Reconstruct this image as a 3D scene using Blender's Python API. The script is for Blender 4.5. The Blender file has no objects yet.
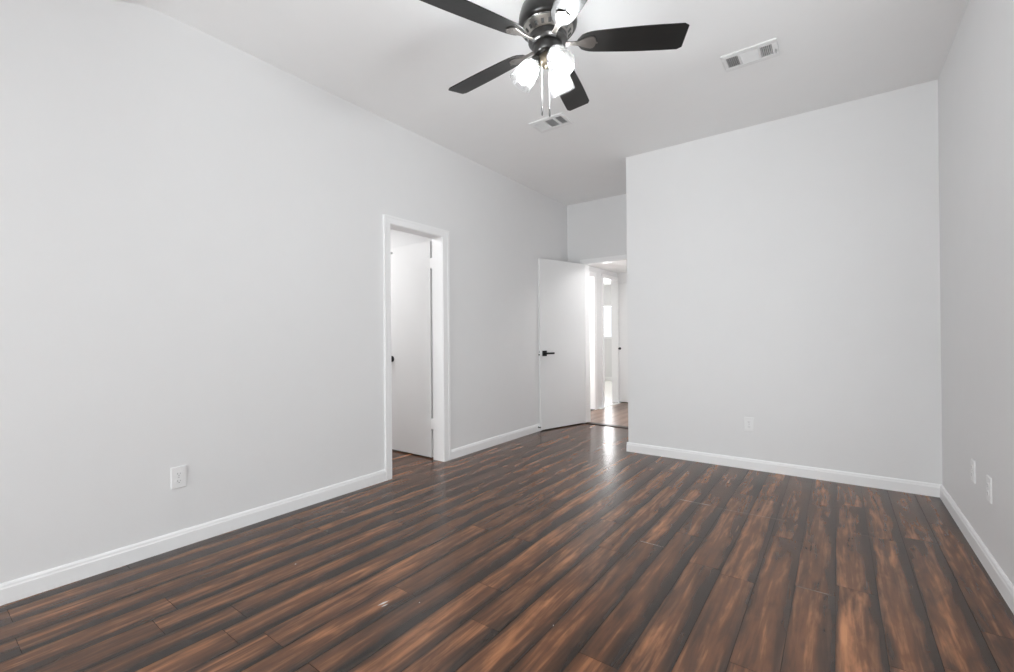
import bpy, bmesh, math, random
from mathutils import Vector, Matrix

S = bpy.context.scene
COL = S.collection
PI = math.pi

# ------------------------------------------------------------------ camera
W, D, N, D2, HC = 3.4713, 4.2652, 1.2398, 5.348, 2.875    # right wall, back wall, nook width, far wall, ceiling
YR, ZR = -3.6, 2.42                                        # rear wall, low ceiling behind the camera
cam = bpy.data.cameras.new('camera')
cam.sensor_width = 36.0
cam.lens = 451.72 / 1014 * 36.0
cam.clip_start = 0.02
co = bpy.data.objects.new('camera', cam)
COL.objects.link(co)
fw = Vector((-0.59004, 0.80737, 0.0032)).normalized()
rt = Vector((0.80733, 0.59005, -0.00832)).normalized()
up = rt.cross(fw).normalized()
rt = fw.cross(up).normalized()
co.matrix_world = Matrix(((rt.x, up.x, -fw.x, 2.8962), (rt.y, up.y, -fw.y, 0.0),
                          (rt.z, up.z, -fw.z, 1.1226), (0, 0, 0, 1)))
S.camera = co

# ------------------------------------------------------------------ light
S.view_settings.view_transform = 'Standard'
S.view_settings.look = 'None'
S.view_settings.exposure = 0.0
S.view_settings.gamma = 1.0
S.view_settings.use_curve_mapping = False
try:
    S.cycles.use_denoising = True
    S.cycles.max_bounces = 12
    S.cycles.diffuse_bounces = 8
    S.cycles.sample_clamp_indirect = 8
except Exception:
    pass
wd = bpy.data.worlds.new('daylight')
S.world = wd
wd.use_nodes = True
wd.node_tree.nodes['Background'].inputs[0].default_value = (0.93, 0.96, 1.0, 1)
wd.node_tree.nodes['Background'].inputs[1].default_value = 1.2


def area(name, loc, rot, sx, sy, power, col=(1, 1, 1), spread=PI):
    l = bpy.data.lights.new(name, 'AREA')
    l.shape = 'RECTANGLE'
    l.size, l.size_y, l.energy, l.color = sx, sy, power, col
    l.spread = spread
    o = bpy.data.objects.new(name, l)
    o.location, o.rotation_euler = loc, rot
    COL.objects.link(o)
    return o


# fill through the added rear window, daylight through windows of the rooms next door
area('rear_window_fill', (1.5, YR - 0.16, 1.2), (PI / 2, 0, 0), 2.4, 2.1, 10, (0.94, 0.982, 1.0))
# upward fill lamp added outside the rear window to brighten the ceiling
area('ceiling_fill', (1.5, YR - 0.45, 0.45), (PI / 2 + 0.75, 0, 0), 2.4, 1.0, 208, (0.94, 0.982, 1.0))
area('right_window_fill', (W + 0.14, 1.93, 1.38), (0, PI / 2, 0), 1.5, 1.16, 25, (0.94, 0.982, 1.0))  # fill behind the invented right window, added to lift the left wall
area('far_room_daylight', (-1.6, 11.15, 1.55), (-PI / 2, 0, 0), 1.6, 0.95, 85)
area('side_room_lamp_light', (-1.1, 2.1, 2.40), (0, 0, 0), 0.5, 0.5, 20)
area('left_room_daylight', (-2.16, 5.72, 1.5), (0, -PI / 2, 0), 1.1, 0.9, 70)
area('hall_fill', (1.0, 5.75, 2.18), (0, 0, 0), 0.22, 0.22, 11)  # fill lamp added out of sight to brighten the hall
BULB = 215.0

# ------------------------------------------------------------------ materials
def mat(name, col, rough=0.5, metal=0.0, spec=0.5, bump=None, var=0.0, coat=0.0):
    m = bpy.data.materials.new(name)
    m.use_nodes = True
    nt = m.node_tree
    b = nt.nodes['Principled BSDF']
    b.inputs['Base Color'].default_value = (*col, 1)
    b.inputs['Roughness'].default_value = rough
    b.inputs['Metallic'].default_value = metal
    b.inputs['Specular IOR Level'].default_value = spec
    b.inputs['Coat Weight'].default_value = coat
    tc = nt.nodes.new('ShaderNodeTexCoord')
    if var:
        n = nt.nodes.new('ShaderNodeTexNoise')
        n.inputs['Scale'].default_value = 6
        n.inputs['Detail'].default_value = 4
        nt.links.new(tc.outputs['Object'], n.inputs['Vector'])
        r = nt.nodes.new('ShaderNodeMapRange')
        r.inputs['To Min'].default_value = 1 - var
        r.inputs['To Max'].default_value = 1 + var
        nt.links.new(n.outputs['Fac'], r.inputs['Value'])
        mx = nt.nodes.new('ShaderNodeVectorMath')
        mx.operation = 'SCALE'
        mx.inputs[0].default_value = col
        nt.links.new(r.outputs[0], mx.inputs['Scale'])
        nt.links.new(mx.outputs[0], b.inputs['Base Color'])
    if bump:
        sc, st = bump
        n = nt.nodes.new('ShaderNodeTexNoise')
        n.inputs['Scale'].default_value = sc
        n.inputs['Detail'].default_value = 5
        nt.links.new(tc.outputs['Object'], n.inputs['Vector'])
        bp = nt.nodes.new('ShaderNodeBump')
        bp.inputs['Strength'].default_value = st
        bp.inputs['Distance'].default_value = 0.004
        nt.links.new(n.outputs['Fac'], bp.inputs['Height'])
        nt.links.new(bp.outputs[0], b.inputs['Normal'])
    return m


M_WALL = mat('wall_paint', (0.785, 0.785, 0.787), 0.6, spec=0.3, bump=(60, 0.08), var=0.012)
M_CEIL = mat('ceiling_paint', (0.88, 0.88, 0.88), 0.8, spec=0.2, bump=(14, 0.28), var=0.012)
M_TRIM = mat('trim_paint', (0.89, 0.89, 0.892), 0.35, spec=0.5, var=0.01)
M_DOOR = mat('door_paint', (0.80, 0.80, 0.80), 0.4, spec=0.5, var=0.01)
M_PLATE = mat('white_plastic', (0.83, 0.83, 0.83), 0.3, spec=0.5, var=0.005)
M_OSLOT = mat('grey_slot', (0.30, 0.30, 0.30), 0.7, var=0.02)
M_SLOT = mat('dark_slot', (0.03, 0.03, 0.03), 0.7, var=0.02)
M_VENT = mat('vent_enamel', (0.80, 0.80, 0.80), 0.35, spec=0.5, var=0.01)
M_DUCT = mat('duct_dark', (0.36, 0.36, 0.36), 0.8, var=0.05)
M_BLACK = mat('matte_black_metal', (0.012, 0.012, 0.012), 0.35, metal=0.2, var=0.05)
M_MOTOR = mat('dark_bronze_metal', (0.022, 0.021, 0.02), 0.28, metal=0.35, coat=0.3, var=0.08)
M_BLADE = mat('black_blade_wood', (0.009, 0.0088, 0.0085), 0.36, spec=0.4, bump=(30, 0.1), var=0.15)
M_ARM = mat('brushed_bronze', (0.17, 0.155, 0.145), 0.32, metal=0.9, var=0.08)
M_VRING = mat('brushed_nickel', (0.36, 0.345, 0.32), 0.3, metal=0.9, var=0.05)
M_BRASS = mat('antique_brass', (0.16, 0.135, 0.10), 0.35, metal=0.9, var=0.1)
M_CHAIN = mat('pull_chain_metal', (0.55, 0.55, 0.55), 0.45, metal=0.3, var=0.03)
M_FOB = mat('pull_fob_dark', (0.12, 0.12, 0.12), 0.4, metal=0.4, var=0.05)
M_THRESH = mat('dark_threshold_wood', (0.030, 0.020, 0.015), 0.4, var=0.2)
M_STRIP = mat('metal_carpet_strip', (0.5, 0.48, 0.45), 0.3, metal=0.8, var=0.05)
M_TILE = mat('pale_floor', (0.78, 0.76, 0.71), 0.25, var=0.03)
M_GASKET = mat('latch_brass_dark', (0.05, 0.05, 0.05), 0.4, metal=0.5, var=0.05)


def floor_mat(name, dark, mid, light, rough=0.24, marks=True):
    m = bpy.data.materials.new(name)
    m.use_nodes = True
    nt = m.node_tree
    L = nt.links.new
    b = nt.nodes['Principled BSDF']
    tc = nt.nodes.new('ShaderNodeTexCoord')
    geo = nt.nodes.new('ShaderNodeSeparateXYZ')
    L(tc.outputs['Object'], geo.inputs[0])
    at = nt.nodes.new('ShaderNodeAttribute')
    at.attribute_name = 'plank_tone'
    at2 = nt.nodes.new('ShaderNodeAttribute')
    at2.attribute_name = 'plank_band'
    uv = nt.nodes.new('ShaderNodeUVMap')
    su = nt.nodes.new('ShaderNodeSeparateXYZ')
    L(uv.outputs[0], su.inputs[0])

    def mth(op, a, bb=None, c=None, clamp=False):
        n = nt.nodes.new('ShaderNodeMath')
        n.operation = op
        n.use_clamp = clamp
        for i, v in enumerate((a, bb, c)):
            if v is None:
                continue
            if isinstance(v, (int, float)):
                n.inputs[i].default_value = v
            else:
                L(v, n.inputs[i])
        return n.outputs[0]

    def noise(sx, sy, scale, det, off, rough_=0.55, dist=0.0):
        cx = nt.nodes.new('ShaderNodeCombineXYZ')
        L(mth('MULTIPLY', geo.outputs[0], sx), cx.inputs[0])
        L(mth('MULTIPLY', geo.outputs[1], sy), cx.inputs[1])
        L(mth('MULTIPLY_ADD', at.outputs['Fac'], 91.7, off), cx.inputs[2])
        n = nt.nodes.new('ShaderNodeTexNoise')
        n.inputs['Scale'].default_value = scale
        n.inputs['Detail'].default_value = det
        n.inputs['Roughness'].default_value = rough_
        n.inputs['Distortion'].default_value = dist
        L(cx.outputs[0], n.inputs['Vector'])
        return n.outputs['Fac']

    def smooth(v, a, bb):
        n = nt.nodes.new('ShaderNodeMapRange')
        n.interpolation_type = 'SMOOTHSTEP'
        n.inputs['From Min'].default_value = a
        n.inputs['From Max'].default_value = bb
        L(v, n.inputs['Value'])
        return n.outputs[0]

    u = su.outputs[0]
    wob = mth('SUBTRACT', noise(2.0, 2.2, 1.0, 3, 3.0), 0.5)
    wob2 = mth('SUBTRACT', noise(2.0, 1.7, 1.0, 3, 17.0), 0.5)
    ur = mth('ADD', mth('MULTIPLY_ADD', wob, 0.55, u), mth('MULTIPLY_ADD', at2.outputs['Fac'], 0.36, -0.18))
    ul = mth('ADD', mth('MULTIPLY_ADD', wob2, 0.5, u), mth('MULTIPLY_ADD', at2.outputs['Fac'], -0.12, 0.06))
    band = mth('MAXIMUM', smooth(ur, 0.44, 1.0), mth('MULTIPLY', smooth(ul, 0.20, -0.06), 0.85))
    blot = smooth(noise(11.0, 1.5, 1.0, 5, 31.0, 0.6, 0.8), 0.47, 0.66)
    band = mth('MAXIMUM', band, mth('MULTIPLY', blot, 0.5))
    fine = noise(48.0, 2.6, 1.0, 3, 7.0, 0.55, 0.5)
    mids = noise(19.0, 1.9, 1.0, 3, 11.0, 0.55, 0.9)
    spots = noise(16.0, 5.0, 1.0, 3, 23.0, 0.6, 1.5)
    tone = mth('ADD', mth('MULTIPLY', fine, 0.45), mth('MULTIPLY', mids, 0.62))
    tone = mth('ADD', tone, mth('MULTIPLY_ADD', spots, 0.20, -0.125))
    tone = mth('ADD', tone, mth('MULTIPLY_ADD', at.outputs['Fac'], 0.09, -0.03))
    tone = mth('MULTIPLY_ADD', tone, 1.55, -0.30)
    cr = nt.nodes.new('ShaderNodeValToRGB')
    e = cr.color_ramp.elements
    e[0].position, e[0].color = 0.28, (*[0.55 * mm + 0.45 * dd for mm, dd in zip(mid, dark)], 1)
    e[1].position, e[1].color = 0.86, (*light, 1)
    k = e.new(0.54)
    k.color = (*mid, 1)
    L(tone, cr.inputs[0])
    dk = nt.nodes.new('ShaderNodeValToRGB')
    e = dk.color_ramp.elements
    e[0].position, e[0].color = 0.35, (*[c * 0.7 for c in dark], 1)
    e[1].position, e[1].color = 0.75, (*[c * 1.5 for c in dark], 1)
    L(fine, dk.inputs[0])
    mx = nt.nodes.new('ShaderNodeMix')
    mx.data_type = 'RGBA'
    L(mth('MULTIPLY', band, 0.92), mx.inputs['Factor'])
    L(cr.outputs[0], mx.inputs[6])
    L(dk.outputs[0], mx.inputs[7])
    col = mx.outputs[2]
    if marks:
        # pale worn joints, one long scratch line and a few white paint flecks
        tot = None
        for (x0, x1, y0, slope, th, s) in ((1.99, 2.22, 3.205, 0.0, 0.005, 0.42), (2.22, 2.66, 3.19, 0.04, 0.003, 0.26),
                                           (2.005, 2.15, 2.43, 0.0, 0.004, 0.5), (2.735, 2.88, 2.394, 0.0, 0.004, 0.28),
                                           (2.95, 3.10, 3.213, 0.0, 0.003, 0.22), (1.326, 1.338, 1.235, 2.2, 0.022, 0.95),
                                           (1.346, 1.354, 1.228, 2.2, 0.014, 0.8), (0.700, 0.707, 1.195, 0.0, 0.005, 0.9),
                                           (1.452, 1.457, 1.327, 0.0, 0.003, 0.9), (1.992, 1.996, 1.525, 0.0, 0.004, 0.7)):
            xm, hw = (x0 + x1) / 2, (x1 - x0) / 2
            ix = smooth(mth('ABSOLUTE', mth('SUBTRACT', geo.outputs[0], xm)), hw, hw * 0.75)
            yy = mth('SUBTRACT', mth('SUBTRACT', geo.outputs[1], y0), mth('MULTIPLY', mth('SUBTRACT', geo.outputs[0], xm), slope))
            iy = smooth(mth('ABSOLUTE', yy), th, th * 0.3)
            mk = mth('MULTIPLY', mth('MULTIPLY', ix, iy), s)
            tot = mk if tot is None else mth('MAXIMUM', tot, mk)
        mk2 = nt.nodes.new('ShaderNodeMix')
        mk2.data_type = 'RGBA'
        L(tot, mk2.inputs['Factor'])
        L(col, mk2.inputs[6])
        mk2.inputs[7].default_value = (0.72, 0.68, 0.62, 1)
        col = mk2.outputs[2]
    L(col, b.inputs['Base Color'])
    b.inputs['Roughness'].default_value = rough
    b.inputs['Specular IOR Level'].default_value = 0.42
    bp = nt.nodes.new('ShaderNodeBump')
    bp.inputs['Strength'].default_value = 0.12
    bp.inputs['Distance'].default_value = 0.003
    L(mth('ADD', mth('MULTIPLY', fine, 0.35), mth('MULTIPLY', noise(9.0, 2.5, 1.0, 2, 41.0), 1.0)), bp.inputs['Height'])
    L(bp.outputs[0], b.inputs['Normal'])
    return m


M_FLOOR = floor_mat('dark_walnut_planks', (0.0195, 0.0158, 0.0135), (0.155, 0.067, 0.033), (0.45, 0.195, 0.089))
M_HALL = floor_mat('light_oak_planks', (0.16, 0.10, 0.07), (0.26, 0.165, 0.12), (0.36, 0.25, 0.19), 0.3, False)

M_GLASS = bpy.data.materials.new('lamp_glass')
M_GLASS.use_nodes = True
nt = M_GLASS.node_tree
nt.nodes.remove(nt.nodes['Principled BSDF'])
g_t = nt.nodes.new('ShaderNodeBsdfTransparent')
g_t.inputs[0].default_value = (0.97, 0.97, 0.97, 1)
g_l = nt.nodes.new('ShaderNodeBsdfTranslucent')
g_l.inputs[0].default_value = (0.95, 0.95, 0.95, 1)
g_g = nt.nodes.new('ShaderNodeBsdfGlossy')
g_g.inputs['Roughness'].default_value = 0.12
m1 = nt.nodes.new('ShaderNodeMixShader')
m2 = nt.nodes.new('ShaderNodeMixShader')
fr = nt.nodes.new('ShaderNodeLayerWeight')
fr.inputs['Blend'].default_value = 0.35
nz = nt.nodes.new('ShaderNodeTexNoise')
nz.inputs['Scale'].default_value = 55
mr = nt.nodes.new('ShaderNodeMapRange')
mr.inputs['To Min'].default_value = 0.025
mr.inputs['To Max'].default_value = 0.05
nt.links.new(nz.outputs['Fac'], mr.inputs['Value'])
nt.links.new(mr.outputs[0], m1.inputs[0])
nt.links.new(g_t.outputs[0], m1.inputs[1])
nt.links.new(g_l.outputs[0], m1.inputs[2])
nt.links.new(fr.outputs['Facing'], m2.inputs[0])
nt.links.new(m1.outputs[0], m2.inputs[1])
nt.links.new(g_g.outputs[0], m2.inputs[2])
nt.links.new(m2.outputs[0], nt.nodes['Material Output'].inputs[0])

M_PANE = bpy.data.materials.new('window_glass')
M_PANE.use_nodes = True
nt = M_PANE.node_tree
nt.nodes.remove(nt.nodes['Principled BSDF'])
p_t = nt.nodes.new('ShaderNodeBsdfTransparent')
p_g = nt.nodes.new('ShaderNodeBsdfGlossy')
p_g.inputs['Roughness'].default_value = 0.02
p_m = nt.nodes.new('ShaderNodeMixShader')
p_m.inputs[0].default_value = 0.06
nt.links.new(p_t.outputs[0], p_m.inputs[1])
nt.links.new(p_g.outputs[0], p_m.inputs[2])
nt.links.new(p_m.outputs[0], nt.nodes['Material Output'].inputs[0])

M_BULB = bpy.data.materials.new('lit_bulb')
M_BULB.use_nodes = True
b = M_BULB.node_tree.nodes['Principled BSDF']
b.inputs['Base Color'].default_value = (0.9, 0.9, 0.9, 1)
b.inputs['Emission Color'].default_value = (0.95, 0.985, 1.0, 1)
b.inputs['Emission Strength'].default_value = BULB

# ------------------------------------------------------------------ helpers
def box(bm, x0, x1, y0, y1, z0, z1, mtx=None):
    vs = [bm.verts.new(Vector((x, y, z)) if mtx is None else mtx @ Vector((x, y, z)))
          for z in (z0, z1) for y in (y0, y1) for x in (x0, x1)]
    for f in ((0, 2, 3, 1), (4, 5, 7, 6), (0, 1, 5, 4), (2, 6, 7, 3), (0, 4, 6, 2), (1, 3, 7, 5)):
        bm.faces.new([vs[i] for i in f])


def lathe(bm, prof, n=40, mtx=None, cap0=True, cap1=True):
    """prof: (radius, z) list, revolved about local Z."""
    rings = []
    for r, z in prof:
        ring = []
        for i in range(n):
            a = 2 * PI * i / n
            v = Vector((r * math.cos(a), r * math.sin(a), z))
            ring.append(bm.verts.new(mtx @ v if mtx is not None else v))
        rings.append(ring)
    for a, b2 in zip(rings, rings[1:]):
        for i in range(n):
            j = (i + 1) % n
            bm.faces.new((a[i], a[j], b2[j], b2[i]))
    if cap0:
        bm.faces.new(rings[0][::-1])
    if cap1:
        bm.faces.new(rings[-1])


def tube(bm, pts, r, n=8):
    pts = [Vector(p) for p in pts]
    rings = []
    for i, p in enumerate(pts):
        t = (pts[min(i + 1, len(pts) - 1)] - pts[max(i - 1, 0)]).normalized()
        a = t.orthogonal().normalized()
        if abs(t.z) < 0.9:
            a = t.cross(Vector((0, 0, 1))).normalized()
        c = t.cross(a)
        rings.append([bm.verts.new(p + r * (math.cos(2 * PI * k / n) * a + math.sin(2 * PI * k / n) * c)) for k in range(n)])
    for a, b2 in zip(rings, rings[1:]):
        for i in range(n):
            j = (i + 1) % n
            bm.faces.new((a[i], a[j], b2[j], b2[i]))
    bm.faces.new(rings[0][::-1])
    bm.faces.new(rings[-1])


def prism(bm, poly, z0, z1, mtx=None):
    """closed polygon in xy, extruded in z."""
    f = (lambda v: mtx @ v) if mtx is not None else (lambda v: v)
    lo = [bm.verts.new(f(Vector((x, y, z0)))) for x, y in poly]
    hi = [bm.verts.new(f(Vector((x, y, z1)))) for x, y in poly]
    n = len(poly)
    bm.faces.new(lo[::-1])
    bm.faces.new(hi)
    for i in range(n):
        j = (i + 1) % n
        bm.faces.new((lo[i], lo[j], hi[j], hi[i]))


def obj(name, bm, m, parent=None, smooth=False, bevel=0.0):
    bmesh.ops.recalc_face_normals(bm, faces=bm.faces[:])
    me = bpy.data.meshes.new(name)
    bm.to_mesh(me)
    bm.free()
    if smooth:
        for p in me.polygons:
            p.use_smooth = True
    me.materials.append(m)
    o = bpy.data.objects.new(name, me)
    COL.objects.link(o)
    if parent is not None:
        o.parent = parent
    if bevel:
        bv = o.modifiers.new('bevel', 'BEVEL')
        bv.width = bevel
        bv.segments = 2
        bv.limit_method = 'ANGLE'
    if smooth:
        try:
            es = o.modifiers.new('edges', 'EDGE_SPLIT')
            es.split_angle = math.radians(38)
        except Exception:
            pass
    return o


def tag(o, label, cat, group=None):
    o['label'] = label
    o['category'] = cat
    if group:
        o['group'] = group
    return o


def struct(o, label, cat):
    o['kind'] = 'structure'
    o['label'] = label
    o['category'] = cat
    return o


def thing(name, label, cat, loc, rot=(0, 0, 0), group=None):
    o = bpy.data.objects.new(name, None)
    o.empty_display_size = 0.05
    COL.objects.link(o)
    o.location = loc
    o.rotation_euler = rot
    return tag(o, label, cat, group)


# ------------------------------------------------------------------ floor
PW, PX, PL = 0.1475, 0.0785, 1.215
KNOWN = {2: 0.28, 4: 0.62, 5: 0.85, 7: 0.845, 8: 1.35, 9: 2.07, 10: 2.81, 11: 2.585, 13: 2.43, 15: 2.347, 18: 2.394, 19: 2.503, 20: 3.213}


def planks(name, xr, yr, m, seed, known, pw=PW, gap=0.0007):
    rnd = random.Random(seed)
    bm = bmesh.new()
    uvl = bm.loops.layers.uv.new('UVMap')
    tone = bm.faces.layers.float.new('plank_tone')
    band = bm.faces.layers.float.new('plank_band')
    xa, xb = xr
    k0 = math.floor((xa - PX) / pw)
    k1 = math.ceil((xb - PX) / pw)
    for k in range(k0, k1):
        x0, x1 = PX + k * pw, PX + (k + 1) * pw
        cx0, cx1 = max(x0, xa), min(x1, xb)
        if cx1 - cx0 < 0.003:
            continue
        ya, yb = yr((cx0 + cx1) / 2)
        y = known.get(k, rnd.uniform(0, PL))
        y -= PL * math.ceil((y - ya) / PL)
        bnd = rnd.random()
        while y < yb:
            c0, c1 = max(y, ya), min(y + PL, yb)
            if c1 - c0 > 0.01:
                q = [(cx0 + gap, c0 + gap), (cx1 - gap, c0 + gap), (cx1 - gap, c1 - gap), (cx0 + gap, c1 - gap)]
                f = bm.faces.new([bm.verts.new((px, py, 0.0)) for px, py in q])
                f[tone] = rnd.random()
                f[band] = min(1, max(0, bnd * 0.4 + rnd.random() * 0.6))
                for lp in f.loops:
                    lp[uvl].uv = ((lp.vert.co.x - x0) / pw, lp.vert.co.y - y)
            y += PL
    # dark bed below the joints
    lo, hi = yr((xa + xb) / 2)
    for (ax, bx) in ((xa, min(xb, 0.0)), (max(xa, 0.0), min(xb, N)), (max(xa, N), xb)):
        if bx - ax > 0.01:
            ya, yb = yr((ax + bx) / 2)
            f = bm.faces.new([bm.verts.new(c) for c in ((ax, ya, -0.0025), (bx, ya, -0.0025), (bx, yb, -0.0025), (ax, yb, -0.0025))])
            for lp in f.loops:
                lp[uvl].uv = (0.97, 0)
            f[band] = 1.0
    return obj(name, bm, m)


def yr_main(x):
    if x < -0.06:
        return (1.0, 3.03)
    if x < N:
        return (YR, D2)
    return (YR, D)


struct(planks('floor', (-2.0, W), yr_main, M_FLOOR, 11, KNOWN), 'dark walnut hand-scraped plank floor with reddish brown centres', 'floor')
struct(planks('floor_hall', (-2.0, 1.24), lambda x: (D2 + 0.001, 7.5) if x > -0.12 else (5.0, 6.5), M_HALL, 5, {}),
       'pale brown plank floor of the hall beyond the far doorway', 'floor')
bm = bmesh.new()
box(bm, -4.0, -0.12, 6.6, 11.0, -0.05, 0.0)
struct(obj('floor_side', bm, M_TILE), 'bright pale floor of the sunlit room off the hall', 'floor')

# ------------------------------------------------------------------ walls and ceiling
DA, DB, DH = 2.372, 2.968, 2.045        # side door opening (y, y, head)
FA, FB, FH = 0.25, 1.02, 2.072          # far door opening (x, x, head)
T = 0.12
bm = bmesh.new()
box(bm, -T, 0, YR - 0.12, DA, 0, 3.0)
box(bm, -T, 0, DA, DB, DH, 3.0)
box(bm, -T, 0, DB, D2 + T, 0, 3.0)
struct(obj('wall_left', bm, M_WALL), 'long pale grey wall on the left with a doorway', 'wall')
bm = bmesh.new()
RW = (1.33, 2.53, 0.60, 2.14)          # added right wall window beside the camera: y0, y1, z0, z1
box(bm, W, W + T, YR - 0.12, RW[0], 0, 3.0)
box(bm, W, W + T, RW[1], D + T, 0, 3.0)
box(bm, W, W + T, RW[0], RW[1], 0, RW[2])
box(bm, W, W + T, RW[0], RW[1], RW[3], 3.0)
struct(obj('wall_right', bm, M_WALL), 'pale grey wall at the right edge', 'wall')
bm = bmesh.new()
box(bm, N, W, D, D + T, 0, 3.0)
box(bm, N, N + T, D + T, D2 + T, 0, 3.0)
struct(obj('wall_back', bm, M_WALL), 'broad pale grey back wall with an open corner at its left end', 'wall')
bm = bmesh.new()
box(bm, 0, FA, D2, D2 + T, 0, 3.0)
box(bm, FA, FB, D2, D2 + T, FH, 3.0)
box(bm, FB, N, D2, D2 + T, 0, 3.0)
struct(obj('wall_far', bm, M_WALL), 'short recessed wall holding the far doorway', 'wall')
WX0, WX1, WZ0, WZ1 = 0.3, 2.7, 0.15, 2.25
bm = bmesh.new()
box(bm, -T, WX0, YR - T, YR, 0, 3.0)
box(bm, WX1, W + T, YR - T, YR, 0, 3.0)
box(bm, WX0, WX1, YR - T, YR, WZ1, 3.0)
box(bm, WX0, WX1, YR - T, YR, 0, WZ0)
struct(obj('wall_rear', bm, M_WALL), 'rear wall behind the camera with an added wide window', 'wall')
# ceiling: flat, sloping down towards the rear
YK, YS = 0.80, -0.28
bm = bmesh.new()
prof = [(D2 + T, HC), (YK + 0.10, HC), (YK + 0.03, HC - 0.004), (YK - 0.03, HC - 0.016), (YK - 0.10, HC - 0.042), (YS, ZR), (YR - T, ZR)]
low = [[bm.verts.new((x, y, z)) for y, z in prof] for x in (-T, W + T)]
top = [[bm.verts.new((x, y, z + 0.12)) for y, z in prof] for x in (-T, W + T)]
for i in range(len(prof) - 1):
    bm.faces.new((low[0][i], low[0][i + 1], low[1][i + 1], low[1][i]))
    bm.faces.new((top[0][i], top[1][i], top[1][i + 1], top[0][i + 1]))
bm.faces.new((low[0][0], low[1][0], top[1][0], top[0][0]))
bm.faces.new((low[0][-1], top[0][-1], top[1][-1], low[1][-1]))
bm.faces.new(low[0] + top[0][::-1])
bm.faces.new(low[1][::-1] + top[1])
struct(obj('ceiling', bm, M_CEIL), 'white textured ceiling bending down at its near left corner', 'ceiling')

# rooms seen through the two doorways
bm = bmesh.new()
box(bm, -2.1, -2.0, 0.9, 3.15, 0, 2.44)
box(bm, -2.0, -T, 0.9, 1.0, 0, 2.44)
box(bm, -2.0, -T, 3.03, 3.15, 0, 2.44)  # wall added close behind the door leaf so the hinge gap stays dark
struct(obj('wall_side', bm, M_WALL), 'pale walls of the small room behind the left doorway', 'wall')
bm = bmesh.new()
box(bm, -2.1, -T, 0.9, 3.15, 2.44, 2.5)
struct(obj('ceiling_side', bm, M_CEIL), 'ceiling of the small room behind the left doorway', 'ceiling')
HX, HZ = -0.12, 2.20                     # hall left wall, hall ceiling
BJ, CJ0, CJ1 = 6.40, 6.73, 7.30          # door jambs along the hall's left wall
bm = bmesh.new()
box(bm, HX - 0.1, HX, D2 + T, 5.60, 0, 2.5)
box(bm, HX - 0.1, HX, 5.60, BJ, 2.05, 2.5)
box(bm, HX - 0.1, HX, BJ, CJ0, 0, 2.5)
box(bm, HX - 0.1, HX, CJ0, CJ1, 2.07, 2.5)
box(bm, HX - 0.1, HX, CJ1, 7.46, 0, 2.5)
box(bm, HX, N, 7.33, 7.46, 2.03, 2.5)
box(bm, 0.66, N, 7.33, 7.46, 0, 2.03)
box(bm, N, N + T, D2 + T, 7.5, 0, 2.5)
box(bm, HX, 0.66, 7.42, 7.46, 0, 2.03)
struct(obj('wall_hall', bm, M_WALL), 'pale walls of the hall beyond the far doorway', 'wall')
bm = bmesh.new()
box(bm, HX - 0.1, N + T, D2 + T, 7.5, HZ, HZ + 0.06)
struct(obj('ceiling_hall', bm, M_CEIL), 'low grey ceiling of the hall beyond the far doorway', 'ceiling')
bm = bmesh.new()
RX0, RX1, RY = -2.45, -0.9, 10.9
WZA, WZB = 1.07, 1.95
box(bm, -4.0, RX0, RY, RY + 0.1, 0, 2.5)
box(bm, RX1, HX, RY, RY + 0.1, 0, 2.5)
box(bm, RX0, RX1, RY, RY + 0.1, 0, WZA)
box(bm, RX0, RX1, RY, RY + 0.1, WZB, 2.5)
box(bm, -4.1, -4.0, 6.5, 11.0, 0, 2.5)
box(bm, -4.0, HX - 0.1, 6.5, 6.6, 0, 2.5)
box(bm, HX - 0.1, HX, 7.5, 11.0, 0, 2.5)
struct(obj('wall_sunroom', bm, M_WALL), 'pale walls of the bright room off the hall', 'wall')
bm = bmesh.new()
box(bm, -4.1, HX - 0.1, 6.5, 11.0, 2.44, 2.5)
struct(obj('ceiling_sunroom', bm, M_CEIL), 'ceiling of the bright room off the hall', 'ceiling')
bm = bmesh.new()
for q in ((5.0, 5.27, 0, 2.5), (6.17, 6.5, 0, 2.5), (5.27, 6.17, 0, 0.95), (5.27, 6.17, 2.05, 2.5)):
    box(bm, -2.1, -2.0, *q)
box(bm, -2.0, -T, 4.9, 5.0, 0, 2.5)
struct(obj('wall_inner', bm, M_WALL), 'end wall of the room behind the first hall door', 'wall')
bm = bmesh.new()
box(bm, -2.1, HX - 0.1, 5.0, 6.5, 2.44, 2.5)
struct(obj('ceiling_inner', bm, M_CEIL), 'ceiling of the room behind the first hall door', 'ceiling')

# windows
def window(name, x0, x1, z0, z1, y, inn, label, mull, side=None):
    o = thing(name, label, 'window', ((x0 + x1) / 2, y, z0))
    if side is not None:
        o.location = (side, (x0 + x1) / 2, z0)
        o.rotation_euler = (0, 0, -PI / 2)
    o['kind'] = 'structure'
    xc = (x0 + x1) / 2
    bm = bmesh.new()
    f = 0.05
    a, b2 = sorted((0.02 * inn, 0.08 * inn))
    w2 = (x1 - x0) / 2
    box(bm, -w2, w2, a, b2, 0, f)
    box(bm, -w2, w2, a, b2, z1 - z0 - f, z1 - z0)
    box(bm, -w2, -w2 + f, a, b2, f, z1 - z0 - f)
    box(bm, w2 - f, w2, a, b2, f, z1 - z0 - f)
    for mx_ in mull:
        box(bm, mx_ - 0.025, mx_ + 0.025, a, b2, f, z1 - z0 - f)
    obj('window_frame', bm, M_TRIM, o)
    bm = bmesh.new()
    m_ = (a + b2) / 2
    box(bm, -w2 + f, w2 - f, m_ - 0.003, m_ + 0.003, f, z1 - z0 - f)
    obj('window_pane', bm, M_PANE, o)
    return o


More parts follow.
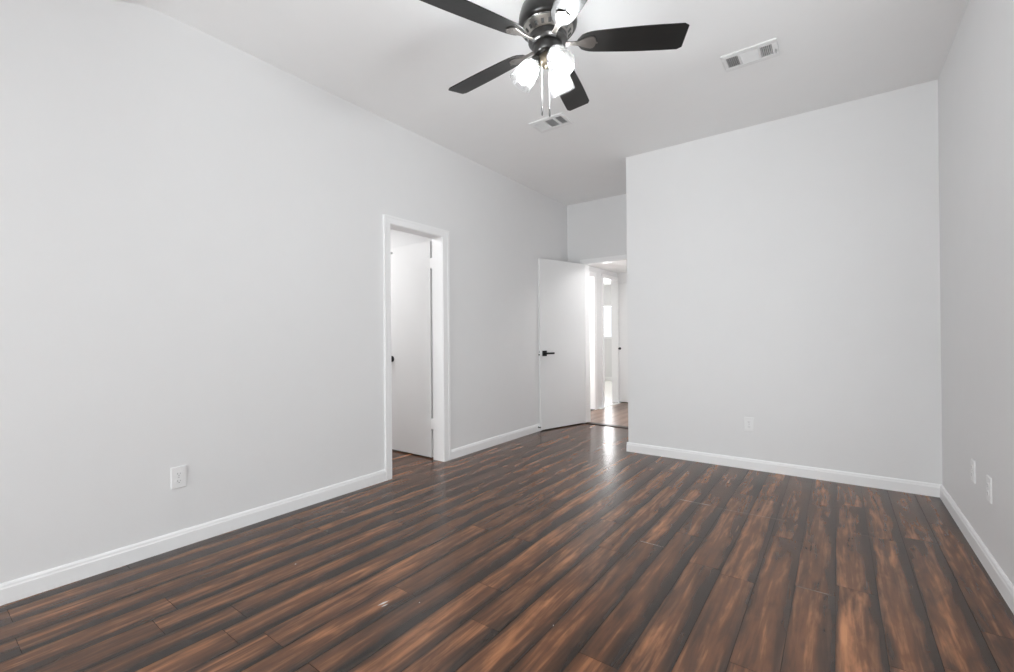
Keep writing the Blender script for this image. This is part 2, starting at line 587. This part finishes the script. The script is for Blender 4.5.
window('window_1', RX0, RX1, WZA, WZB, RY, 1, 'bright blown-out window seen through the far doorway', ())
window('window_2', WX0, WX1, WZ0, WZ1, YR, -1, 'invented wide rear window behind the camera', (0.0,))  # unseen, made up as an opening for the rear fill


window('window_3', RW[0], RW[1], RW[2], RW[3], 0.0, 1, 'invented window in the right wall beside the camera', (), side=W)  # unseen, put in for light on the far left wall

# ------------------------------------------------------------------ trim
BH, BT = 0.088, 0.014


def base_bm(bm, p0, p1, nrm):
    """baseboard with a stepped, rounded top, run from p0 to p1, facing nrm."""
    p0, p1, nrm = Vector((*p0, 0)), Vector((*p1, 0)), Vector((*nrm, 0))
    pr = [(0.0, 0.0), (BT + 0.002, 0.0), (BT + 0.001, 0.066), (BT - 0.002, 0.072), (BT - 0.003, 0.080), (BT - 0.006, 0.085), (0.005, BH), (0.0, BH)]
    rings = []
    for p in (p0, p1):
        rings.append([bm.verts.new(p + nrm * d + Vector((0, 0, z))) for d, z in pr])
    n = len(pr)
    for i in range(n):
        j = (i + 1) % n
        bm.faces.new((rings[0][i], rings[0][j], rings[1][j], rings[1][i]))
    bm.faces.new(rings[0][::-1])
    bm.faces.new(rings[1])


bm = bmesh.new()
base_bm(bm, (0, YR), (0, DA - 0.062), (1, 0))
struct(obj('baseboard_left', bm, M_TRIM), 'white baseboard running up to the left doorway', 'baseboard')
bm = bmesh.new()
base_bm(bm, (0, DB + 0.084), (0, D2), (1, 0))
struct(obj('baseboard_left.001', bm, M_TRIM), 'short white baseboard between the left doorway and the open door', 'baseboard')
bm = bmesh.new()
base_bm(bm, (W, YR), (W, D), (-1, 0))
struct(obj('baseboard_right', bm, M_TRIM), 'white baseboard along the right wall', 'baseboard')
bm = bmesh.new()
base_bm(bm, (N - BT, D), (W, D), (0, -1))
base_bm(bm, (N, D - BT), (N, D2), (-1, 0))
struct(obj('baseboard_back', bm, M_TRIM), 'white baseboard under the back wall', 'baseboard')
bm = bmesh.new()
base_bm(bm, (-4.0, RY), (HX - 0.1, RY), (0, -1))
struct(obj('baseboard_sunroom', bm, M_TRIM), 'baseboard on the far wall of the bright room', 'baseboard')


def casing(bm, axis, a, b2, head, face, out, wa, wb, wh):
    """door casing on a wall face; axis 'y' = wall at x=face; out = +-1 the way it stands out."""
    for d0, d1, t in ((0.015, 0.985, 0.013), (0.0, 0.62, 0.015), (0.72, 1.0, 0.018)):
        def bb(u0, u1, z0, z1):
            lo, hi = sorted((face, face + out * t))
            if axis == 'y':
                box(bm, lo, hi, u0, u1, z0, z1)
            else:
                box(bm, u0, u1, lo, hi, z0, z1)
        bb(a - wa * d1, a - wa * d0, 0, head + wh * d0)
        bb(b2 + wb * d0, b2 + wb * d1, 0, head + wh * d0)
        bb(a - wa * d1, b2 + wb * d1, head + wh * d0 + (0.0006 if d0 else 0.0), head + wh * d1)


def jamb(bm, axis, a, b2, head, w0, w1, t, stop=None):
    def bb(u0, u1, z0, z1, v0, v1):
        if axis == 'y':
            box(bm, v0, v1, u0, u1, z0, z1)
        else:
            box(bm, u0, u1, v0, v1, z0, z1)
    bb(a, a + t, 0, head - t, w0, w1)
    bb(b2 - t, b2, 0, head - t, w0, w1)
    bb(a, b2, head - t, head, w0, w1)
    if stop:
        s0, s1 = stop
        bb(a + t, a + t + 0.011, 0, head - t, s0, s1)
        bb(b2 - t - 0.011, b2 - t, 0, head - t, s0, s1)
        bb(a + t, b2 - t, head - t - 0.011, head - t, s0, s1)


bm = bmesh.new()
casing(bm, 'y', DA, DB, DH, 0.0, 1, 0.060, 0.082, 0.062)
jamb(bm, 'y', DA, DB, DH, -T - 0.002, 0.004, 0.004)
struct(obj('trim_1', bm, M_TRIM), 'white casing and jamb around the left doorway', 'door frame')
bm = bmesh.new()
casing(bm, 'x', FA, FB, FH, D2, -1, 0.060, 0.060, 0.055)
jamb(bm, 'x', FA, FB, FH, D2 - 0.004, D2 + T + 0.004, 0.004)
struct(obj('trim_2', bm, M_TRIM), 'white casing and jamb around the far doorway', 'door frame')
bm = bmesh.new()
casing(bm, 'y', 5.60, BJ, 2.05, HX, 1, 0.06, 0.06, 0.06)
jamb(bm, 'y', 5.60, BJ, 2.05, HX - 0.1, HX + 0.004, 0.004)
struct(obj('trim_3', bm, M_TRIM), 'bright white jamb of the first doorway in the hall', 'door frame')
bm = bmesh.new()
casing(bm, 'y', CJ0, CJ1, 2.07, HX, 1, 0.05, 0.02, 0.05)
jamb(bm, 'y', CJ0, CJ1, 2.07, HX - 0.1, HX + 0.004, 0.004)
struct(obj('trim_4', bm, M_TRIM), 'white frame around the opening into the bright room', 'door frame')
bm = bmesh.new()
prism(bm, [(FA, D2 - 0.035), (FB, D2 - 0.035), (FB, D2 + 0.05), (FA, D2 + 0.05)], 0.0, 0.009)
struct(obj('trim_5', bm, M_THRESH, bevel=0.004), 'dark threshold strip across the far doorway', 'threshold')
bm = bmesh.new()
box(bm, HX - 0.012, HX + 0.012, CJ0, CJ1, 0.0, 0.006)
struct(obj('trim_6', bm, M_STRIP), 'thin metal floor strip at the bright room opening', 'threshold')
bm = bmesh.new()
box(bm, HX - 0.1, HX, 5.60, BJ, 0.0, 0.006)
struct(obj('trim_7', bm, M_THRESH), 'dark threshold strip of the first hall doorway', 'threshold')

# ------------------------------------------------------------------ doors
def knob(parent, loc, axis_rot, m, side=1):
    bm = bmesh.new()
    lathe(bm, [(0.030, 0.0), (0.030, 0.006), (0.026, 0.009), (0.011, 0.011), (0.010, 0.034), (0.018, 0.040), (0.026, 0.050), (0.027, 0.058), (0.022, 0.066), (0.010, 0.070)], 24)
    o = obj('door_handle', bm, m, parent, smooth=True)
    o.location = loc
    o.rotation_euler = axis_rot
    return o


def hinge(parent, x, y, z, lx, flat):
    """plain butt hinge: two leaves and a knuckle barrel."""
    bm = bmesh.new()
    box(bm, x - lx, x + lx, y - flat, y + flat, z - 0.048, z + 0.048)
    lathe(bm, [(0.006, z - 0.05), (0.006, z + 0.05)], 10, Matrix.Translation((x, y, 0)))
    return obj('hinge', bm, M_TRIM, parent)


# door_1: side room door standing open at a right angle, hinged on the far jamb
LW, LT = 0.585, 0.035
y1 = 2.972
d1 = thing('door_1', 'white slab door standing open inside the left doorway, black knob', 'door', (-0.158, y1, 0.012))
d1['kind'] = 'structure'
bm = bmesh.new()
box(bm, -LW, 0, 0, LT, 0, 2.015)
obj('leaf', bm, M_DOOR, d1, bevel=0.002)
knob(d1, (-LW + 0.042, 0.0, 0.905), (PI / 2, 0, 0), M_BLACK)
for z in (0.315, 1.805):
    hinge(d1, 0.017, 0.006, z, 0.020, 0.006)
bm = bmesh.new()
lathe(bm, [(0.010, 0.0), (0.010, 0.006), (0.004, 0.012), (0.006, 0.020)], 12)
o = obj('bumper', bm, M_CHAIN, d1, smooth=True)
o.location = (-LW + 0.05, 0.0, 1.965)
o.rotation_euler = (PI / 2, 0, 0)

# door_2: bedroom door swung against the left wall, hinged on the far doorway's left jamb
hx, hy = FA + 0.004, D2 - 0.020
fx, fy = 0.030, 4.598
ang = math.atan2(fy - hy, fx - hx)
L2 = math.hypot(fx - hx, fy - hy)
d2 = thing('door_2', 'white slab door swung open beside the far doorway, black lever handle', 'door', (hx, hy, 0.012), (0, 0, ang))
d2['kind'] = 'structure'
bm = bmesh.new()
box(bm, 0.0, L2, -LT, 0.0, 0, 2.055)      # local x runs to the free edge, local +y faces into the room
obj('leaf', bm, M_DOOR, d2, bevel=0.002)
bm = bmesh.new()
hxl = L2 - 0.062
box(bm, hxl - 0.033, hxl + 0.033, 0.0, 0.009, 0.882, 0.948)
box(bm, hxl - 0.011, hxl + 0.011, 0.009, 0.045, 0.904, 0.926)
box(bm, hxl - 0.122, hxl + 0.011, 0.036, 0.050, 0.904, 0.926)
obj('door_handle', bm, M_BLACK, d2, bevel=0.002)
bm = bmesh.new()
box(bm, L2, L2 + 0.0015, -0.029, -0.006, 0.885, 0.945)
lp = obj('latch_plate', bm, M_VENT, d2)
bm = bmesh.new()
box(bm, L2 + 0.0015, L2 + 0.010, -0.024, -0.011, 0.892, 0.908)
box(bm, L2 + 0.0015, L2 + 0.003, -0.022, -0.013, 0.929, 0.937)
obj('latch_bolt', bm, M_GASKET, lp)
for z in (0.2, 1.02, 1.84):
    hinge(d2, 0.0, -LT - 0.004, z, 0.016, 0.003)

# door_3: first hall door, open into its room
d3 = thing('door_3', 'white door standing open behind the first hall jamb', 'door', (HX - 0.117, BJ - 0.006, 0.012))
d3['kind'] = 'structure'
bm = bmesh.new()
box(bm, -0.74, 0, 0, LT, 0, 2.02)
obj('leaf', bm, M_DOOR, d3, bevel=0.002)
for z in (0.32, 1.06, 1.80):
    hinge(d3, 0.007, 0.008, z, 0.012, 0.004)
# door_4: closed door at the end of the hall
d4 = thing('door_4', 'white door at the end of the hall with a small round knob', 'door', (HX + 0.004, 7.335, 0.014))
d4['kind'] = 'structure'
bm = bmesh.new()
box(bm, 0.0, 0.765, 0, LT, 0, 2.01)
obj('leaf', bm, M_DOOR, d4, bevel=0.002)
bm = bmesh.new()
lathe(bm, [(0.034, 0.0), (0.034, 0.006), (0.028, 0.009)], 24)
rs = obj('rosette', bm, M_TRIM, d4, smooth=True)
rs.location = (0.034, 0.0, 0.905)
rs.rotation_euler = (PI / 2, 0, 0)
knob(d4, (0.034, -0.008, 0.905), (PI / 2, 0, 0), M_GASKET).scale = (0.7, 0.7, 0.7)
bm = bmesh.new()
box(bm, -0.002, 0.77, -0.006, 0.06, -0.014, -0.004)  # dark strip stands in for the shadow gap under the leaf
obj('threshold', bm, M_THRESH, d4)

# ------------------------------------------------------------------ electrical outlets
def outlet(loc, rotz, label, w=0.072, h=0.118):
    """duplex outlet; local -y faces the room."""
    o = thing('electrical_outlet', label, 'outlet', loc, (0, 0, rotz), 'white wall outlets')
    bm = bmesh.new()
    pts = [(-w / 2, -h / 2), (w / 2, -h / 2), (w / 2, h / 2), (-w / 2, h / 2)]
    lo = [bm.verts.new((x, 0, z)) for x, z in pts]
    md = [bm.verts.new((x, -0.003, z)) for x, z in pts]
    hi = [bm.verts.new((x * 0.88, -0.0065, z * 0.93)) for x, z in pts]
    for a, b2 in ((lo, md), (md, hi)):
        for i in range(4):
            j = (i + 1) % 4
            bm.faces.new((a[i], a[j], b2[j], b2[i]))
    bm.faces.new(hi)
    bm.faces.new(lo[::-1])
    obj('cover_plate', bm, M_PLATE, o)
    for s in (-1, 1):
        bm = bmesh.new()
        poly = []
        for k in range(24):
            a = 2 * PI * k / 24
            poly.append((0.0165 * math.cos(a), max(-0.0125, min(0.0125, 0.0165 * math.sin(a)))))
        prism(bm, poly, 0.0060, 0.0085, Matrix.Translation((0, 0, s * 0.0195)) @ Matrix.Rotation(PI / 2, 4, 'X'))
        rc = obj('receptacle', bm, M_PLATE, o)
        bm = bmesh.new()
        for sx, hh in ((-0.0062, 0.0042), (0.0062, 0.0034)):
            box(bm, sx - 0.0011, sx + 0.0011, -0.0089, -0.0080, s * 0.0195 + 0.002 - hh, s * 0.0195 + 0.002 + hh)
        lathe(bm, [(0.0024, 0.0080), (0.0024, 0.0089)], 10, Matrix.Translation((0, 0, s * 0.0195 - 0.0072)) @ Matrix.Rotation(PI / 2, 4, 'X'))
        obj('slot', bm, M_OSLOT, rc)
    bm = bmesh.new()
    lathe(bm, [(0.0034, 0.0060), (0.0030, 0.0078)], 12, Matrix.Rotation(PI / 2, 4, 'X'))
    obj('screw', bm, M_CHAIN, o)
    return o


outlet((0.0, 0.9265, 0.378), PI / 2, 'white outlet plate low on the long left wall')
outlet((2.293, D, 0.376), 0.0, 'white outlet plate low on the middle of the back wall')
outlet((W, 3.368, 0.400), -PI / 2, 'white wall plate on the right wall, the one nearer the corner')
outlet((W, 3.058, 0.388), -PI / 2, 'white wall plate on the right wall, the one farther from the corner')

# door stop on the left baseboard
ds = thing('door_stop', 'small dark door stop on the baseboard behind the open far door', 'door stop', (BT, 4.56, 0.05), (0, PI / 2, 0))
bm = bmesh.new()
lathe(bm, [(0.010, 0.0), (0.010, 0.004), (0.004, 0.006), (0.004, 0.020)], 14)
obj('stem', bm, M_BLACK, ds, smooth=True)
bm = bmesh.new()
lathe(bm, [(0.007, 0.020), (0.009, 0.022), (0.009, 0.030), (0.006, 0.033)], 14)
obj('rubber_tip', bm, M_SLOT, ds, smooth=True)

# ------------------------------------------------------------------ ceiling air vents
def vent(cx, cy, sx, sy, panels, label, lever):
    """three-panel ceiling register; panels: (x0, x1, y0, y1, run, tilt)."""
    o = thing('air_vent', label, 'vent', (cx, cy, HC), (0, 0, 0), 'ceiling air vents')
    hx_, hy_ = sx / 2, sy / 2
    xs = sorted([(a, b2) for a, b2, *_ in panels])
    y0, y1 = panels[0][2], panels[0][3]
    bm = bmesh.new()
    t0, t1 = -0.011, 0.0
    box(bm, -hx_, hx_, -hy_, y0, t0, t1)
    box(bm, -hx_, hx_, y1, hy_, t0, t1)
    edges = [-hx_] + [v for p in xs for v in p] + [hx_]
    for i in range(0, len(edges), 2):
        box(bm, edges[i], edges[i + 1], y0, y1, t0, t1)
    obj('frame', bm, M_VENT, o, bevel=0.004)
    bm = bmesh.new()
    for a, b2 in xs:
        box(bm, a - 0.001, b2 + 0.001, y0 - 0.001, y1 + 0.001, -0.0012, -0.0002)
    obj('duct_opening', bm, M_DUCT, o)
    for a, b2, ya, yb, run, tilt in panels:
        bm = bmesh.new()
        if run == 'x':
            n = max(3, int((yb - ya) / 0.0095))
            for k in range(n):
                c = ya + (k + 0.5) * (yb - ya) / n
                box(bm, a, b2, -0.0062, 0.0062, -0.0004, 0.0004, Matrix.Translation((0, c, -0.0062)) @ Matrix.Rotation(tilt, 4, 'X'))
        else:
            n = max(3, int((b2 - a) / 0.0095))
            for k in range(n):
                c = a + (k + 0.5) * (b2 - a) / n
                box(bm, -0.0062, 0.0062, ya, yb, -0.0004, 0.0004, Matrix.Translation((c, 0, -0.0062)) @ Matrix.Rotation(tilt, 4, 'Y'))
        obj('louver_panel', bm, M_VENT, o)
    if lever is not None:
        bm = bmesh.new()
        box(bm, lever - 0.004, lever + 0.004, 0.000, 0.022, -0.016, -0.010)
        box(bm, lever - 0.003, lever + 0.003, 0.022, 0.030, -0.026, -0.010)
        obj('damper_lever', bm, M_CHAIN, o)
    return o


vent(2.472, 3.181, 0.306, 0.200,
     [(-0.128, -0.064, -0.060, 0.060, 'y', 1.25), (-0.048, 0.046, -0.060, 0.060, 'x', -1.0), (0.060, 0.120, -0.060, 0.060, 'y', -1.25)],
     'larger-looking white ceiling vent on the right, above the back wall', 0.138)
vent(1.024, 3.196, 0.308, 0.206,
     [(-0.122, -0.040, -0.066, 0.062, 'y', -0.75), (-0.026, 0.050, -0.066, 0.062, 'x', 0.6), (0.070, 0.124, -0.066, 0.062, 'y', 0.85)],
     'smaller-looking white ceiling vent just below the fan pull chains', None)

# ------------------------------------------------------------------ ceiling fan
FX, FY, ZB, RB = 1.786, 1.872, 2.532, 0.645
PH = 0.555
fan = thing('ceiling_fan', 'black five-blade ceiling fan with lit glass shades and pull chains', 'ceiling fan', (FX, FY, HC))
zb = ZB - HC                              # blade plane, local
bm = bmesh.new()
lathe(bm, [(0.070, 0.0), (0.074, -0.012), (0.072, -0.030), (0.058, -0.050), (0.034, -0.060), (0.016, -0.064), (0.016, -0.110)], 36)
obj('canopy', bm, M_MOTOR, fan, smooth=True)
bm = bmesh.new()
lathe(bm, [(0.016, -0.100), (0.030, -0.108), (0.060, zb + 0.215), (0.100, zb + 0.200), (0.126, zb + 0.165), (0.138, zb + 0.125), (0.141, zb + 0.095),
           (0.138, zb + 0.080), (0.132, zb + 0.072), (0.126, zb + 0.066)], 48, cap0=True, cap1=False)
lathe(bm, [(0.128, zb + 0.066), (0.121, zb + 0.064), (0.112, zb + 0.0635)], 48, cap0=False, cap1=True)
mh = obj('motor_housing', bm, M_MOTOR, fan, smooth=True)
bm = bmesh.new()
lathe(bm, [(0.121, zb + 0.064), (0.117, zb + 0.058), (0.092, zb + 0.030), (0.088, zb + 0.026)], 48, cap0=False, cap1=False)
vr = obj('vent_ring', bm, M_VRING, mh, smooth=True)
bm = bmesh.new()
for k in range(20):
    a = 2 * PI * k / 20
    mt = Matrix.Rotation(a, 4, 'Z') @ Matrix.Translation((0.1045, 0, zb + 0.0435)) @ Matrix.Rotation(-math.radians(48), 4, 'Y')
    box(bm, -0.0095, 0.0095, -0.0065, 0.0065, -0.002, 0.002, mt)
obj('vent_slot', bm, M_SLOT, vr)
bm = bmesh.new()
lathe(bm, [(0.092, zb + 0.030), (0.094, zb + 0.020), (0.094, zb + 0.004), (0.084, zb - 0.006), (0.070, zb - 0.010)], 44)
obj('flywheel', bm, M_MOTOR, fan, smooth=True)
bm = bmesh.new()
lathe(bm, [(0.066, zb - 0.008), (0.069, zb - 0.014), (0.069, zb - 0.040), (0.062, zb - 0.052), (0.044, zb - 0.058), (0.044, zb - 0.060)], 40)
lk = obj('switch_housing', bm, M_MOTOR, fan, smooth=True)
bm = bmesh.new()
lathe(bm, [(0.040, zb - 0.058), (0.043, zb - 0.062), (0.043, zb - 0.090), (0.036, zb - 0.102), (0.016, zb - 0.108), (0.010, zb - 0.118), (0.004, zb - 0.122)], 32)
ft = obj('light_fitter', bm, M_BRASS, fan, smooth=True)

# blade outline: rounded root, widening to a slanted, softly rounded tip
def blade_poly():
    r0, r1 = 0.140, RB
    up_, dn = [], []
    for i in range(25):
        t = i / 24
        r = r0 + (r1 - r0) * t
        w = 0.052 + 0.019 * math.sin(min(1.0, t / 0.8) * PI / 2)
        if t < 0.16:
            w *= math.sqrt(max(0.0, 1 - (1 - t / 0.16) ** 2)) * 0.75 + 0.25
        if t > 0.95:
            w *= 0.82 + 0.18 * math.sqrt(max(0.0, 1 - ((t - 0.95) / 0.05) ** 2))
        up_.append((r0 + (r1 - 0.002 - r0) * t, w))
        dn.append((r, -w * 0.97))
    return dn + up_[::-1]


PITCH = math.radians(13)
bp_ = blade_poly()
blade_me = None
for k in range(5):
    a = PH + k * 2 * PI / 5
    # pitch about the blade axis: the clockwise edge is raised
    rot = Matrix.Translation((0, 0, zb)) @ Matrix.Rotation(a, 4, 'Z') @ Matrix.Rotation(-PITCH, 4, 'X')
    if blade_me is None:
        bm = bmesh.new()
        prism(bm, bp_, -0.003, 0.003)
        o = obj('blade', bm, M_BLADE, fan, bevel=0.0015)
        blade_me = o.data
        bm = bmesh.new()
        # bracket: narrow neck from the flywheel, leaf-shaped foot under the blade
        up_, dn = [], []
        for i in range(19):
            t = i / 18
            r = 0.085 + 0.145 * t
            if t < 0.42:
                w = 0.014 - 0.004 * math.sin(t / 0.42 * PI)
            else:
                q = (t - 0.42) / 0.58
                w = 0.012 + 0.021 * math.sin(q * PI * 0.62) ** 1.2
                if q > 0.7:
                    w *= math.sqrt(max(0.0, 1 - ((q - 0.7) / 0.3) ** 2)) * 0.95 + 0.05
            up_.append((r, w))
            dn.append((r, -w))
        prism(bm, dn + up_[::-1], -0.009, -0.0032)
        for sx_, sy_ in ((0.205, 0.014), (0.205, -0.014), (0.232, 0.0)):
            lathe(bm, [(0.005, -0.0115), (0.005, -0.009)], 10, Matrix.Translation((sx_, sy_, 0)))
        ar = obj('blade_bracket', bm, M_ARM, o, bevel=0.0012)
        arm_me = ar.data
        first = (o, ar)
    else:
        o = first[0].copy()
        COL.objects.link(o)
        o.parent = fan
        ar = first[1].copy()
        COL.objects.link(ar)
        ar.parent = o
    o.matrix_local = rot

# three lamp arms with glass bell shades, tilted outwards and down
AV = math.atan2(-FY, 2.8962 - FX)          # towards the camera
for off in (-94, 27, 147):
    a = AV + math.radians(off)
    tilt = math.radians(38)
    # local frame: shade axis = -Z tilted outwards
    mt = Matrix.Translation((0, 0, zb - 0.058)) @ Matrix.Rotation(a, 4, 'Z') @ Matrix.Translation((0.045, 0, 0)) @ Matrix.Rotation(-tilt, 4, 'Y')
    bm = bmesh.new()
    lathe(bm, [(0.012, 0.016), (0.013, -0.004), (0.024, -0.012), (0.027, -0.020), (0.027, -0.042), (0.024, -0.046)], 24, mt)
    obj('lamp_socket', bm, M_MOTOR, fan, smooth=True)
    bm = bmesh.new()
    out = [(0.028, -0.030), (0.036, -0.038), (0.046, -0.056), (0.053, -0.080), (0.057, -0.105), (0.059, -0.130), (0.061, -0.152)]
    inn = [(r - 0.0025, z) for r, z in out[::-1]]
    lathe(bm, out + inn, 40, mt, cap0=False, cap1=False)
    sh = obj('lamp_shade', bm, M_GLASS, fan, smooth=True)
    bm = bmesh.new()
    lathe(bm, [(0.012, -0.046), (0.014, -0.056), (0.022, -0.072), (0.028, -0.090), (0.028, -0.100), (0.022, -0.114), (0.010, -0.121), (0.002, -0.123)], 24, mt)
    obj('bulb', bm, M_BULB, sh, smooth=True)

# pull chains with fobs
rtv = Vector((rt.x, rt.y, 0)).normalized()
for s, z1 in ((-0.030, ZB - 0.306), (0.006, ZB - 0.312)):
    p = rtv * s
    bm = bmesh.new()
    z0 = zb - 0.098
    ze = z1 - HC
    tube(bm, [(p.x, p.y, z0), (p.x, p.y, ze)], 0.0007, 6)
    n = int((z0 - ze) / 0.006)
    for i in range(n):
        zz = z0 - i * 0.006
        lathe(bm, [(0.0006, zz + 0.0013), (0.0010, zz), (0.0006, zz - 0.0013)], 6, Matrix.Translation((p.x, p.y, 0)))
    ch = obj('pull_chain', bm, M_CHAIN, fan)
    bm = bmesh.new()
    lathe(bm, [(0.002, ze + 0.003), (0.0042, ze - 0.003), (0.0046, ze - 0.030), (0.0036, ze - 0.037), (0.0015, ze - 0.040)], 12, Matrix.Translation((p.x, p.y, 0)))
    obj('pull_fob', bm, M_FOB, ch, smooth=True)
